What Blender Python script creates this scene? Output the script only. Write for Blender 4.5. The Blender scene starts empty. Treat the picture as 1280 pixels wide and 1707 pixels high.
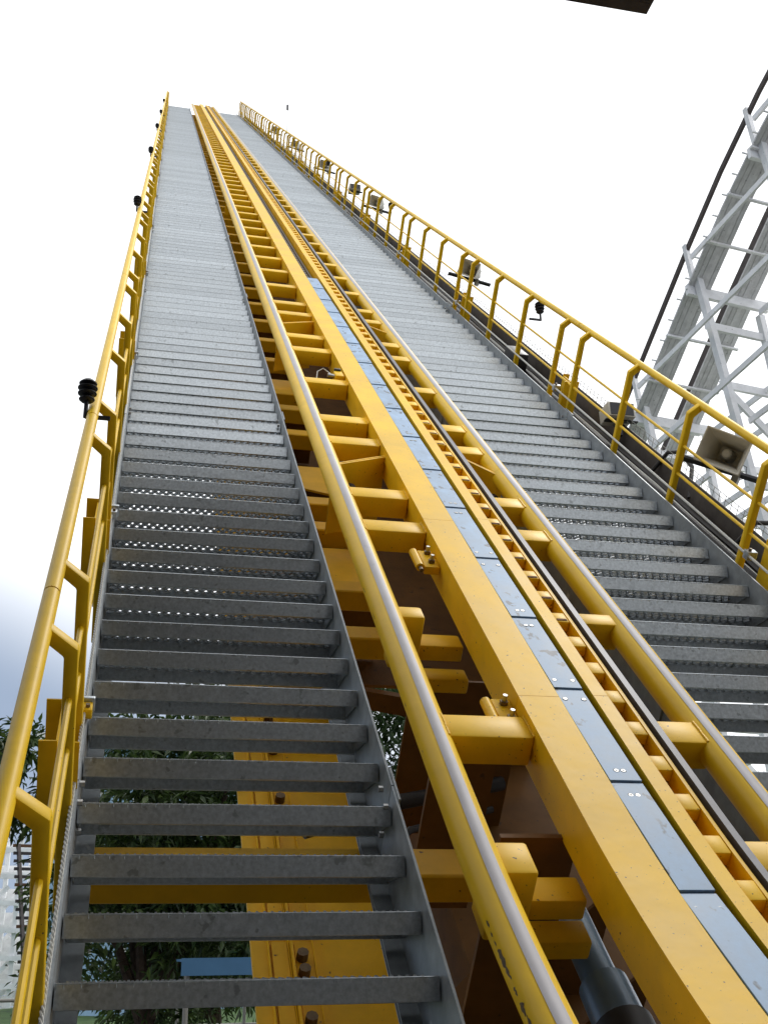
import bpy, bmesh, math, random
from mathutils import Vector, Matrix

random.seed(7)
scene = bpy.context.scene
COL = scene.collection

# ------------------------------------------------------------------ camera
EYE = 1.7
RIGHT = Vector((0.97565, -0.21826, -0.02163))
DOWN = Vector((0.06800, 0.39478, -0.91626))
FWD = Vector((0.20852, 0.89248, 0.40001))
cam_data = bpy.data.cameras.new("camera")
cam = bpy.data.objects.new("camera", cam_data)
COL.objects.link(cam)
cam_data.sensor_fit = 'VERTICAL'
cam_data.sensor_height = 36.0
cam_data.lens = 1875.0 / 1707.0 * 36.0
cam_data.clip_start = 0.05
cam_data.clip_end = 3000
m = Matrix((RIGHT, -DOWN, -FWD)).transposed().to_4x4()
m.translation = (0, 0, EYE)
cam.matrix_world = m
scene.camera = cam

# ------------------------------------------------------------------ sky and sun
SUN_DIR = Vector((0.45, 0.35, 0.85)).normalized()
sun_elev = math.asin(SUN_DIR.z)
sun_rot = math.atan2(SUN_DIR.x, SUN_DIR.y)
world = bpy.data.worlds.new("World")
scene.world = world
world.use_nodes = True
nt = world.node_tree
nt.nodes.clear()
N = nt.nodes.new
L = nt.links.new
out = N('ShaderNodeOutputWorld')
bg = N('ShaderNodeBackground')
bg.inputs['Strength'].default_value = 0.1
sky = N('ShaderNodeTexSky')
sky.sky_type = 'NISHITA'
sky.sun_disc = False
sky.sun_elevation = sun_elev
sky.sun_rotation = sun_rot
tc = N('ShaderNodeTexCoord')
sep = N('ShaderNodeSeparateXYZ')
L(tc.outputs['Generated'], sep.inputs[0])
noi = N('ShaderNodeTexNoise')
noi.inputs['Scale'].default_value = 3.5
noi.inputs['Detail'].default_value = 5
L(tc.outputs['Generated'], noi.inputs['Vector'])
ma = N('ShaderNodeMath'); ma.operation = 'MULTIPLY_ADD'
L(sep.outputs['X'], ma.inputs[0]); ma.inputs[1].default_value = 0.35
L(sep.outputs['Z'], ma.inputs[2])
mb_ = N('ShaderNodeMath'); mb_.operation = 'MULTIPLY_ADD'
L(noi.outputs['Fac'], mb_.inputs[0]); mb_.inputs[1].default_value = 0.035
L(ma.outputs[0], mb_.inputs[2])
ramp = N('ShaderNodeValToRGB')
cr = ramp.color_ramp
cr.interpolation = 'EASE'
cr.elements[0].position = 0.222
cr.elements[0].color = (0.235, 0.29, 0.385, 1)
cr.elements[1].position = 0.388
cr.elements[1].color = (0.98, 0.99, 1.0, 1)
L(mb_.outputs[0], ramp.inputs[0])
sc = N('ShaderNodeVectorMath'); sc.operation = 'SCALE'
L(ramp.outputs[0], sc.inputs[0])
sc.inputs['Scale'].default_value = 14.0
mix = N('ShaderNodeMix'); mix.data_type = 'RGBA'
mix.inputs[0].default_value = 0.92
L(sky.outputs[0], mix.inputs[6]); L(sc.outputs[0], mix.inputs[7])
L(mix.outputs[2], bg.inputs['Color'])
L(bg.outputs[0], out.inputs[0])

sun_data = bpy.data.lights.new("sun", 'SUN')
sun_data.energy = 1.1
sun_data.angle = math.radians(14)
sun_data.color = (1.0, 0.97, 0.92)
sun = bpy.data.objects.new("sun", sun_data)
COL.objects.link(sun)
sun.rotation_euler = (-SUN_DIR).to_track_quat('-Z', 'Y').to_euler()
sun.location = (10, 10, 60)

scene.view_settings.view_transform = 'Standard'
scene.view_settings.look = 'None'
scene.view_settings.exposure = 0.2
scene.view_settings.gamma = 1.0
scene.view_settings.use_curve_mapping = False

# ------------------------------------------------------------------ materials
def material(name, col, rough=0.5, metal=0.0, noise=0.12, scale=6.0, spots=None, spot_scale=40.0,
             spot_amt=0.0, stretch=None, bump=0.0, bump_scale=60.0, coat=0.0, rnd=0.0, spec=0.5, second=None,
             rough_var=0.0):
    """principled material: base colour broken up by world-space noise, optional dirt spots and bump"""
    mt = bpy.data.materials.new(name)
    mt.use_nodes = True
    t = mt.node_tree
    b = t.nodes['Principled BSDF']
    b.inputs['Roughness'].default_value = rough
    b.inputs['Metallic'].default_value = metal
    b.inputs['Coat Weight'].default_value = coat
    b.inputs['Specular IOR Level'].default_value = spec
    geo = t.nodes.new('ShaderNodeNewGeometry')
    vec = geo.outputs['Position']
    if stretch:
        mp = t.nodes.new('ShaderNodeMapping')
        mp.inputs['Scale'].default_value = stretch
        mp.inputs['Rotation'].default_value = (math.radians(-45), 0, 0)
        t.links.new(vec, mp.inputs[0])
        vec = mp.outputs[0]
    nz = t.nodes.new('ShaderNodeTexNoise')
    nz.inputs['Scale'].default_value = scale
    nz.inputs['Detail'].default_value = 6
    nz.inputs['Roughness'].default_value = 0.65
    t.links.new(vec, nz.inputs['Vector'])
    rp = t.nodes.new('ShaderNodeValToRGB')
    rp.color_ramp.elements[0].position = 0.3
    rp.color_ramp.elements[1].position = 0.7
    c2 = second or tuple(c * (1 - 2 * noise) for c in col)
    rp.color_ramp.elements[0].color = (*c2, 1)
    rp.color_ramp.elements[1].color = (*[min(1, c * (1 + noise)) for c in col], 1)
    t.links.new(nz.outputs['Fac'], rp.inputs[0])
    colour = rp.outputs[0]
    if spots:
        n2 = t.nodes.new('ShaderNodeTexNoise')
        n2.inputs['Scale'].default_value = spot_scale
        n2.inputs['Detail'].default_value = 3
        t.links.new(vec, n2.inputs['Vector'])
        r2 = t.nodes.new('ShaderNodeValToRGB')
        r2.color_ramp.elements[0].position = spot_amt
        r2.color_ramp.elements[1].position = spot_amt + 0.05
        t.links.new(n2.outputs['Fac'], r2.inputs[0])
        mx = t.nodes.new('ShaderNodeMix'); mx.data_type = 'RGBA'
        t.links.new(r2.outputs[0], mx.inputs[0])
        t.links.new(colour, mx.inputs[6])
        mx.inputs[7].default_value = (*spots, 1)
        colour = mx.outputs[2]
    if rnd:
        oi = t.nodes.new('ShaderNodeObjectInfo')
        mr = t.nodes.new('ShaderNodeMapRange')
        mr.inputs[3].default_value = 1 - rnd
        mr.inputs[4].default_value = 1 + rnd
        t.links.new(oi.outputs['Random'], mr.inputs[0])
        vs = t.nodes.new('ShaderNodeVectorMath'); vs.operation = 'SCALE'
        t.links.new(colour, vs.inputs[0]); t.links.new(mr.outputs[0], vs.inputs['Scale'])
        colour = vs.outputs[0]
    t.links.new(colour, b.inputs['Base Color'])
    if rough_var:
        m2 = t.nodes.new('ShaderNodeMapRange')
        m2.inputs[3].default_value = max(0.02, rough - rough_var)
        m2.inputs[4].default_value = min(1, rough + rough_var)
        t.links.new(nz.outputs['Fac'], m2.inputs[0])
        t.links.new(m2.outputs[0], b.inputs['Roughness'])
    if bump:
        n3 = t.nodes.new('ShaderNodeTexNoise')
        n3.inputs['Scale'].default_value = bump_scale
        n3.inputs['Detail'].default_value = 4
        t.links.new(vec, n3.inputs['Vector'])
        bp = t.nodes.new('ShaderNodeBump')
        bp.inputs['Strength'].default_value = bump
        bp.inputs['Distance'].default_value = 0.01
        t.links.new(n3.outputs['Fac'], bp.inputs['Height'])
        t.links.new(bp.outputs[0], b.inputs['Normal'])
    return mt

DIRT = (0.09, 0.05, 0.02)
YEL = material("yellow_paint", (0.88, 0.525, 0.010), 0.45, 0, 0.09, 3.0, DIRT, 75, 0.685, bump=0.14, bump_scale=9, rough_var=0.1, spec=0.2)
YEL_RAIL = material("yellow_rail_paint", (0.88, 0.55, 0.010), 0.42, 0, 0.07, 4.0, (0.05, 0.04, 0.03), 34, 0.75, stretch=(1, 0.25, 1), spec=0.25)
YEL_POST = material("handrail_paint", (0.84, 0.53, 0.008), 0.45, 0, 0.08, 5.0, DIRT, 60, 0.72, spec=0.22)
YEL_DEEP = material("girder_paint", (0.82, 0.46, 0.008), 0.48, 0, 0.10, 3.0, DIRT, 40, 0.71, spec=0.3)
SHADE_BROWN = material("painted_shade_brown", (0.19, 0.085, 0.016), 0.6, 0, 0.15, 4.0, DIRT, 20, 0.68, spec=0.3)  # dark brown puts the shade under the track into the colour
GALV = material("galvanised_steel", (0.50, 0.535, 0.56), 0.36, 0.76, 0.14, 70, (0.30, 0.32, 0.33), 24, 0.655, bump=0.05, bump_scale=60, rnd=0.09, rough_var=0.10)
GALV_DK = material("galvanised_channel", (0.34, 0.37, 0.39), 0.5, 0.5, 0.14, 14, (0.55, 0.57, 0.58), 9, 0.70, rough_var=0.1)
STRIPE = material("worn_rail_steel", (0.36, 0.345, 0.36), 0.55, 0.1, 0.06, 8, (0.30, 0.29, 0.31), 18, 0.70, stretch=(1, 0.12, 1))
BLUE = material("pale_blue_plate", (0.25, 0.385, 0.56), 0.5, 0.0, 0.16, 9, (0.09, 0.11, 0.14), 19, 0.635, stretch=(1, 0.22, 1), rnd=0.05, rough_var=0.1)
BLACK = material("black_rubber", (0.022, 0.022, 0.026), 0.55, 0, 0.2, 12)
STRIP = material("dark_slate_strip", (0.075, 0.075, 0.09), 0.45, 0.1, 0.12, 12)
CHAIN = material("greasy_chain_steel", (0.10, 0.075, 0.05), 0.5, 0.5, 0.25, 20)
RUST = material("rusty_steel", (0.16, 0.075, 0.035), 0.9, 0.0, 0.3, 40)
BOLT = material("bolt_steel", (0.45, 0.45, 0.44), 0.35, 0.8, 0.15, 60)
BOLT_DK = material("dark_bolt", (0.16, 0.11, 0.06), 0.5, 0.4, 0.2, 60)
ROPE = material("steel_rope", (0.58, 0.58, 0.54), 0.7, 0.0, 0.15, 120)
CONDUIT = material("pale_conduit", (0.60, 0.60, 0.56), 0.45, 0.1, 0.08, 8)
TRAY = material("dark_cable_tray", (0.10, 0.085, 0.075), 0.6, 0.2, 0.2, 8)
CABLE = material("black_cable", (0.025, 0.022, 0.022), 0.5, 0, 0.2, 20)
BEIGE = material("beige_plastic", (0.66, 0.63, 0.55), 0.5, 0, 0.06, 10, (0.33, 0.31, 0.26), 20, 0.70)
GREYBOX = material("grey_box", (0.30, 0.29, 0.26), 0.5, 0.2, 0.08, 10)
LANTERN = material("lantern_black", (0.022, 0.022, 0.028), 0.45, 0.1, 0.15, 20)
WHITE_WOOD = material("white_painted_timber", (0.90, 0.90, 0.91), 0.6, 0, 0.07, 4, (0.42, 0.42, 0.41), 16, 0.68, rnd=0.07)
GREY_WOOD = material("weathered_white_boards", (0.68, 0.68, 0.68), 0.7, 0, 0.10, 6, (0.38, 0.38, 0.37), 14, 0.66, rnd=0.10)
BROWN = material("dark_brown_timber", (0.055, 0.042, 0.038), 0.7, 0, 0.25, 6)
BARK = material("bark", (0.085, 0.06, 0.042), 0.9, 0, 0.3, 14, bump=0.5, bump_scale=30)
CONCRETE = material("asphalt", (0.085, 0.084, 0.082), 0.85, 0, 0.12, 1.2, (0.04, 0.04, 0.04), 7, 0.62, bump=0.2)
GRASS = material("lawn_grass", (0.055, 0.11, 0.022), 0.9, 0, 0.3, 3.0, bump=0.6, bump_scale=40)
STEM = material("dark_roof_timber", (0.10, 0.085, 0.06), 0.7, 0, 0.15, 5)
BLOCKER_WALL = material("blocker_hall_wall", (0.11, 0.112, 0.115), 0.8, 0, 0.15, 2)  # wall colour of the added light-blocking hall
PALEBLUE = material("pale_blue_wall", (0.30, 0.47, 0.66), 0.7, 0, 0.06, 1.0)
AWNING = material("blue_awning_cloth", (0.085, 0.22, 0.40), 0.7, 0, 0.06, 2.0)
RAM = material("blue_grey_paint", (0.16, 0.25, 0.36), 0.3, 0.1, 0.08, 10)
WHITE = material("white_paint", (0.78, 0.78, 0.76), 0.5, 0, 0.05, 4)
PURPLE = material("violet_paint", (0.22, 0.11, 0.40), 0.5, 0, 0.05, 4)

def leaf_material(name, c1, c2):
    mt = bpy.data.materials.new(name)
    mt.use_nodes = True
    t = mt.node_tree
    b = t.nodes['Principled BSDF']
    b.inputs['Roughness'].default_value = 0.42
    geo = t.nodes.new('ShaderNodeNewGeometry')
    rp = t.nodes.new('ShaderNodeValToRGB')
    rp.color_ramp.elements[0].color = (*c1, 1)
    rp.color_ramp.elements[1].color = (*c2, 1)
    t.links.new(geo.outputs['Random Per Island'], rp.inputs[0])
    t.links.new(rp.outputs[0], b.inputs['Base Color'])
    tr = t.nodes.new('ShaderNodeBsdfTranslucent')
    t.links.new(rp.outputs[0], tr.inputs['Color'])
    mx = t.nodes.new('ShaderNodeMixShader')
    mx.inputs[0].default_value = 0.22
    o = t.nodes['Material Output']
    t.links.new(b.outputs[0], mx.inputs[1])
    t.links.new(tr.outputs[0], mx.inputs[2])
    t.links.new(mx.outputs[0], o.inputs[0])
    return mt
LEAF = leaf_material("glossy_leaf", (0.024, 0.055, 0.016), (0.10, 0.16, 0.035))
LEAF2 = leaf_material("deep_green_leaf", (0.024, 0.055, 0.016), (0.06, 0.115, 0.03))

# ------------------------------------------------------------------ helpers
class MB:
    """collects simple solids, builds them as one mesh"""
    def __init__(s):
        s.v = []; s.f = []
    def add(s, vs, fs):
        o = len(s.v)
        s.v += [tuple(a) for a in vs]
        s.f += [tuple(i + o for i in f) for f in fs]
        return s
    def box(s, x0, x1, y0, y1, z0, z1):
        vs = [(x0, y0, z0), (x1, y0, z0), (x1, y1, z0), (x0, y1, z0), (x0, y0, z1), (x1, y0, z1), (x1, y1, z1), (x0, y1, z1)]
        return s.add(vs, [(3, 2, 1, 0), (4, 5, 6, 7), (0, 1, 5, 4), (1, 2, 6, 5), (2, 3, 7, 6), (3, 0, 4, 7)])
    def bar(s, a, b, w, h, up=(0, 0, 1)):
        """a square bar from a to b, w across and h along up"""
        a = Vector(a); b = Vector(b)
        d = (b - a).normalized()
        u = Vector(up)
        if abs(d.dot(u)) > 0.98:
            u = Vector((1, 0, 0))
        x = d.cross(u).normalized() * (w / 2)
        y = x.cross(d).normalized() * (h / 2)
        vs = [a - x - y, a + x - y, a + x + y, a - x + y, b - x - y, b + x - y, b + x + y, b - x + y]
        return s.add(vs, [(0, 1, 2, 3), (7, 6, 5, 4), (4, 5, 1, 0), (5, 6, 2, 1), (6, 7, 3, 2), (7, 4, 0, 3)])
    def tube(s, pts, r, n=12, cap=True):
        pts = [Vector(p) for p in pts]
        rs = r if isinstance(r, (list, tuple)) else [r] * len(pts)
        rings = []
        for i, p in enumerate(pts):
            d = (pts[min(i + 1, len(pts) - 1)] - pts[max(i - 1, 0)]).normalized()
            ref = Vector((0, 0, 1)) if abs(d.z) < 0.9 else Vector((1, 0, 0))
            x = d.cross(ref).normalized(); y = x.cross(d).normalized()
            rings.append([p + x * math.cos(2 * math.pi * k / n) * rs[i] + y * math.sin(2 * math.pi * k / n) * rs[i] for k in range(n)])
        vs = [q for r_ in rings for q in r_]
        fs = []
        for i in range(len(pts) - 1):
            for k in range(n):
                k2 = (k + 1) % n
                fs.append((i * n + k, i * n + k2, (i + 1) * n + k2, (i + 1) * n + k))
        if cap:
            fs.append(tuple(range(n - 1, -1, -1)))
            fs.append(tuple((len(pts) - 1) * n + k for k in range(n)))
        return s.add(vs, fs)
    def sweep(s, poly, path, cap=True):
        """closed section poly [(x,z)] swept along path [(y,dz)]"""
        n = len(poly)
        vs = [(x, y, z + dz) for (y, dz) in path for (x, z) in poly]
        fs = []
        for i in range(len(path) - 1):
            for k in range(n):
                k2 = (k + 1) % n
                fs.append((i * n + k, (i + 1) * n + k, (i + 1) * n + k2, i * n + k2))
        if cap:
            fs.append(tuple(range(n)))
            fs.append(tuple((len(path) - 1) * n + k for k in range(n - 1, -1, -1)))
        return s.add(vs, fs)
    def prism(s, poly, axis, a, b):
        """poly of 2D points extruded along axis 0/1/2 from a to b"""
        n = len(poly)
        def put(p, t):
            q = list(p); q.insert(axis, t); return tuple(q)
        vs = [put(p, a) for p in poly] + [put(p, b) for p in poly]
        fs = [tuple(range(n)), tuple(range(2 * n - 1, n - 1, -1))]
        for k in range(n):
            k2 = (k + 1) % n
            fs.append((k, n + k, n + k2, k2))
        return s.add(vs, fs)
    def lathe(s, prof, n=16, centre=(0, 0, 0)):
        """prof [(r,z)] round the z axis"""
        cx, cy, cz = centre
        vs = [(cx + r * math.cos(2 * math.pi * k / n), cy + r * math.sin(2 * math.pi * k / n), cz + z) for (r, z) in prof for k in range(n)]
        fs = []
        for i in range(len(prof) - 1):
            for k in range(n):
                k2 = (k + 1) % n
                fs.append((i * n + k, i * n + k2, (i + 1) * n + k2, (i + 1) * n + k))
        fs.append(tuple(range(n - 1, -1, -1)))
        fs.append(tuple((len(prof) - 1) * n + k for k in range(n)))
        return s.add(vs, fs)
    def shift(s, o):
        s.v = [(a[0] - o[0], a[1] - o[1], a[2] - o[2]) for a in s.v]
        return s
    def mesh(s, name, mat, bevel=0.0, smooth=False, seg=2):
        me = bpy.data.meshes.new(name)
        me.from_pydata(s.v, [], s.f)
        bm = bmesh.new(); bm.from_mesh(me)
        bmesh.ops.recalc_face_normals(bm, faces=bm.faces)
        if bevel:
            es = [e for e in bm.edges if len(e.link_faces) == 2 and e.calc_face_angle(0) > 0.6]
            bmesh.ops.bevel(bm, geom=es, offset=bevel, segments=seg, profile=0.5, affect='EDGES', clamp_overlap=True)
        bm.to_mesh(me); bm.free()
        if mat:
            me.materials.append(mat)
        if smooth or bevel:
            for p in me.polygons:
                p.use_smooth = True
            me.set_sharp_from_angle(angle=math.radians(38))
        return me

def link(name, me, parent=None, loc=(0, 0, 0)):
    o = bpy.data.objects.new(name, me)
    COL.objects.link(o)
    o.location = loc
    if parent:
        o.parent = parent
    return o

def tag(o, label, cat, group=None, kind=None):
    if label: o['label'] = label
    if cat: o['category'] = cat
    if group: o['group'] = group
    if kind: o['kind'] = kind
    return o

ROT = (math.radians(45), 0, 0)
C45 = math.sqrt(0.5)
def T(v, u, w):
    """incline coordinates (across, up the slope, off the slope; origin at the eye) to world"""
    return Vector((v, C45 * u - C45 * w, C45 * u + C45 * w + EYE))

class Incline:
    """a thing that lies along the 45 degree lift; its parts are given in incline coordinates"""
    def __init__(s, name, label, cat, base, group=None):
        s.o = Vector(base)
        s.root = bpy.data.objects.new(name, None)
        COL.objects.link(s.root)
        s.root.location = T(*base)
        s.root.rotation_euler = ROT
        s.root.empty_display_size = 0.2
        tag(s.root, label, cat, group)
    def part(s, name, mb, mat, at=None, bevel=0.0, smooth=False, parent=None, label=None, kind=None, seg=2):
        at = Vector(at) if at is not None else Vector(mb.v[0])
        me = mb.shift(at).mesh(name, mat, bevel, smooth, seg)
        return s.use(name, me, at, parent, label, kind)
    def use(s, name, me, at, parent=None, label=None, kind=None):
        ob = link(name, me)
        if parent is None:
            ob.parent = s.root
            ob.location = Vector(at) - s.o
        else:
            ob.parent = parent
            ob.location = Vector(at) - s.o - Vector(parent.location)
        if label: ob['label'] = label
        if kind: ob['kind'] = kind
        return ob

class Thing:
    """an upright thing; its parts are given in world coordinates"""
    def __init__(s, name, label, cat, base, group=None):
        s.o = Vector(base)
        s.root = bpy.data.objects.new(name, None)
        COL.objects.link(s.root)
        s.root.location = base
        s.root.empty_display_size = 0.2
        tag(s.root, label, cat, group)
    part = Incline.part
    use = Incline.use

TOP = 60.0
def wb(u):
    """the track flattens out towards the station: rise off the straight slope"""
    return 0.075 * (2.68 - u) ** 2 if u < 2.68 else 0.0
def path(u0, u1, step=None):
    us = [u0]
    if u0 < 2.68:
        x = u0
        while x + 0.12 < min(2.68, u1):
            x += 0.08; us.append(x)
        if u1 > 2.68: us.append(2.68)
    us.append(u1)
    return [(u, wb(u)) for u in us]

# ================================================================== SETTING
def structure(name, mb, mat):
    o = link(name, mb.mesh(name, mat))
    o['kind'] = 'structure'
    return o
g = MB()
S = 900
g.add([(-S, -S, 0), (S, -S, 0), (S, S, 0), (-S, S, 0)], [(0, 1, 2, 3)])
structure("ground", g, CONCRETE)
# grass bank rising behind the trees
g = MB()
ys = [18, 22, 26, 32, 40, 60]
zs = [0.02, 0.35, 0.9, 1.45, 1.75, 1.9]
xs = [-26 + 4 * i for i in range(16)]
vs = [(x, y, z + (0.12 * math.sin(x * 0.7 + y) if i else 0)) for i, (y, z) in enumerate(zip(ys, zs)) for x in xs]
n = len(xs)
g.add(vs, [(i * n + k, i * n + k + 1, (i + 1) * n + k + 1, (i + 1) * n + k) for i in range(len(ys) - 1) for k in range(n - 1)])
structure("grass_bank", g, GRASS)

# ------------------------------------------------------------------ station building behind the camera, its roof over it
RZ = 4.2 + EYE
RX, RY = 2.13, 3.50
st = Thing("station_building", "dark timber station roof whose corner juts into the top of the photo", "building", (-2, -4, 0))
st.part("roof", MB().box(-9, RX - 0.06, -12, RY - 0.06, RZ + 0.03, RZ + 0.35), STEM)
st.part("fascia", MB().box(-9, RX, RY - 0.06, RY, RZ, RZ + 0.4), BROWN)
st.part("fascia", MB().box(RX - 0.06, RX, -12, RY - 0.062, RZ, RZ + 0.4), BROWN)
st.part("soffit_trim", MB().box(-9, RX - 0.07, RY - 0.2, RY - 0.07, RZ - 0.012, RZ + 0.028), BROWN)
for x, y in ((-8.5, 0.2), (-8.5, -6), (1.6, -6.5), (-3.5, -11.3), (1.6, -11.3)):
    st.part("column", MB().box(x - 0.15, x + 0.15, y - 0.15, y + 0.15, 0, RZ + 0.03), STEM)
hall = Thing("light_block_hall", "unseen tall hall added behind the camera to block sky light", "building", (0, -16, 0))  # added out of view, cuts sky light on undersides and low treads
hall.part("wall", MB().box(-24, 24, -20, -12.6, 0, 12), BLOCKER_WALL)
hall.part("roof", MB().prism([(-20.6, 12.0), (-12.0, 12.0), (-16.3, 14.2)], 0, -24.5, 24.5), STEM)
for k in range(9):
    wn = hall.part("window", MB().box(-22 + 5 * k, -19.6 + 5 * k, -12.6, -12.54, 4, 7), BROWN)
    hall.part("pane", MB().box(-21.85 + 5 * k, -19.75 + 5 * k, -12.539, -12.53, 4.15, 6.85), LANTERN, parent=wn)

# ================================================================== THE TWO STAIRWAYS
PITCH = 0.2505
NOSE_W = -2.2
def tread_mesh(width, detail):
    mb = MB()
    d = 0.24
    t = 0.004
    # front flange with a small return lip, rear flange, end plates
    mb.box(0, width, 0, t, -0.062, 0)
    mb.box(0, width, t, 0.016, -0.062, -0.058)
    mb.box(0, width, d - t, d, -0.062, 0)
    mb.box(0, width, d - 0.016, d - t, -0.062, -0.058)
    mb.box(0.0, 0.005, t, d - t, -0.056, -0.002)
    mb.box(width - 0.005, width, t, d - t, -0.056, -0.002)
    mb.tube([(0, 0.0015, -0.0005), (width, 0.0015, -0.0005)], 0.0028, 6)
    if detail:
        # the pressed grip surface: zigzag strands with diamond holes between and a serrated edge on top
        p = 0.0432
        nseg = int(width / (p / 2))
        rows = 6
        for r in range(rows):
            yc = 0.02 + (d - 0.04) * r / (rows - 1)
            sgn = 1 if r % 2 else -1
            a = 0.0145
            pts = [(i * p / 2, yc + sgn * (a if i % 2 else -a)) for i in range(nseg + 1)]
            pts = [(min(x, width - 0.005), max(0.004, min(d - 0.004, y))) for x, y in pts]
            for (xa, ya), (xb, yb) in zip(pts[:-1], pts[1:]):
                mb.add([(xa, ya - 0.007, -0.012), (xb, yb - 0.007, -0.012), (xb, yb + 0.007, -0.012), (xa, ya + 0.007, -0.012),
                        (xa, ya - 0.007, 0), (xb, yb - 0.007, 0), (xb, yb + 0.007, 0), (xa, ya + 0.007, 0)],
                       [(3, 2, 1, 0), (4, 5, 6, 7), (0, 1, 5, 4), (2, 3, 7, 6)])
            # teeth
            if r in (0, 1, 2, 4):
                x = 0.03 + (p / 4 if r % 2 else 0)
                while x < width - 0.04:
                    k = 0.0075
                    h = 0.0065
                    mb.add([(x - k, yc - 0.003, -0.002), (x + k, yc - 0.003, -0.002), (x + k * 0.35, yc - 0.003, h), (x - k * 0.35, yc - 0.003, h),
                            (x - k, yc + 0.003, -0.002), (x + k, yc + 0.003, -0.002), (x + k * 0.35, yc + 0.003, h), (x - k * 0.35, yc + 0.003, h)],
                           [(0, 1, 2, 3), (7, 6, 5, 4), (1, 5, 6, 2), (4, 0, 3, 7), (3, 2, 6, 7)])
                    x += p / 2
    else:
        mb.box(0.005, width - 0.005, t, d - t, -0.012, -0.001)
    return mb.mesh("tread", GALV)

W_STAIR = 1.0
tread_fine = tread_mesh(W_STAIR, True)
tread_far = tread_mesh(W_STAIR, False)
def stairway(label, v0, joints_off, base_w=-2.42):
    s = Incline("stairway", label, "stairs", (v0 + 0.5, 0.2, base_w))
    for i in range(-8, 232):
        u = 2.288 + PITCH * i
        if u > TOP - 0.2: break
        o = s.use("tread", tread_fine if u < 13 else tread_far, (v0, u, NOSE_W))
        o.rotation_euler = (math.radians(-45 + random.uniform(-0.5, 0.5)), random.uniform(-0.0015, 0.0015), random.uniform(-0.0015, 0.0015))
    # stringers: channel sections, web outside, bottom flange inwards, bolted together
    for side in (0, 1):
        va = v0 - 0.012 if side == 0 else v0 + W_STAIR + 0.004
        vi = v0 + 0.055 if side == 0 else v0 + W_STAIR - 0.055
        u = -0.25
        js = [3.09 + joints_off + 4.225 * k for k in range(14)] + [TOP]
        for j in js:
            mb = MB()
            mb.box(va, va + 0.008, u, j - 0.006, -2.46, -2.148)
            a, b = (va + 0.008, vi) if side == 0 else (vi, va)
            mb.box(a, b, u, j - 0.006, -2.46, -2.452)
            mb.box(a, b, u, j - 0.006, -2.44, -2.433)
            s.part("stringer", mb, GALV_DK, at=(va, u, -2.2))
            if j < TOP and j < 25:
                x0 = va - 0.008 if side == 0 else va + 0.008
                p = s.part("splice_plate", MB().box(x0, x0 + 0.007, j - 0.09, j + 0.09, -2.38, -2.14), GALV_DK)
                for du in (-0.05, 0.05):
                    for w in (-2.2, -2.31):
                        xa = va - 0.012 if side else va + 0.009
                        s.part("bolt", MB().tube([(xa, j + du, w), (xa + (0.016 if side == 0 else -0.016), j + du, w)], 0.011, 6), BOLT)
            u = j
    return s
stair_l = stairway("long galvanised open-tread steel stairway left of the yellow track", -0.136, 0.0)
stair_r = stairway("long galvanised open-tread steel stairway right of the yellow track", 2.19, 0.8)

# ================================================================== HANDRAILS
def handrail(label, vp, sgn, posts, boxes, vh, box_out):
    """posts square to the slope, kinked outwards at the top; tube in sections; two thin mid bars"""
    h = Incline("handrail", label, "handrail", (vp, 0.2, -2.3))
    PW = 0.045
    wt = -1.545
    # one post mesh
    mb = MB()
    a = PW / 2
    t = 0.032
    prof = [(-t, -0.36), (t, -0.36), (t + 0.0, 0.56 - 0.018), (t + (abs(vh - vp) - 0.0), 0.56 + 0.052), (abs(vh - vp) - 0.026, 0.615), (-t, 0.56 + 0.022)]
    prof = [(-0.020, -0.36), (0.020, -0.36), (0.020, 0.548), (abs(vh - vp) + 0.008, 0.607), (abs(vh - vp) - 0.018, 0.640), (-0.020, 0.574)]
    mb.prism([(sgn * x, z) for x, z in prof], 1, -a, a)
    me = mb.mesh("post", YEL_POST, 0.006)
    us = []
    for u in posts:
        h.use("post", me, (vp, u, -2.17))
        us.append(u)
    us.sort()
    # top tube in sections with a dark joint
    u = -0.4
    js = [j for j in boxes if j < TOP - 1] + [TOP]
    for j in js:
        h.part("top_tube", MB().tube([(vh, u + 0.004, wt), (vh, j - 0.004, wt)], 0.0255, 16), YEL_POST, smooth=True)
        if j < 14:
            h.part("tube_sleeve", MB().tube([(vh, j - 0.004, wt), (vh, j + 0.004, wt)], 0.021, 12), BLACK, smooth=True)
        u = j
    # mid bars, one length between neighbouring posts, on the inner side
    vin = vp
    for w in ((-1.81, -1.99) if sgn > 0 else (-1.76, -1.93)):
        u = -0.4
        for x in us:
            if x - u > 0.05:
                h.part("mid_bar", MB().tube([(vin, u, w), (vin, x, w)], 0.0095, 8), YEL_POST, smooth=True)
            u = x
    # folded brackets that join the sections between paired posts
    for b in boxes:
        if b < 0.4: continue
        m2 = MB()
        m2.box(vp - 0.03, vp + 0.03, b - 0.13, b - 0.125, -2.42, -1.98)
        x = vp + sgn * 0.035
        m2.box(min(x, x + sgn * 0.055), max(x, x + sgn * 0.055), b - 0.14, b - 0.134, -2.42, -1.97)
        m2.box(min(x, x + sgn * 0.055), max(x, x + sgn * 0.055), b + 0.10, b + 0.106, -2.42, -1.97)
        m2.box(x + (0 if sgn > 0 else -0.006), x + (0.006 if sgn > 0 else 0), b - 0.134, b + 0.10, -2.42, -1.985)
        h.part("splice_bracket", m2, YEL_POST)
    return h

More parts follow.
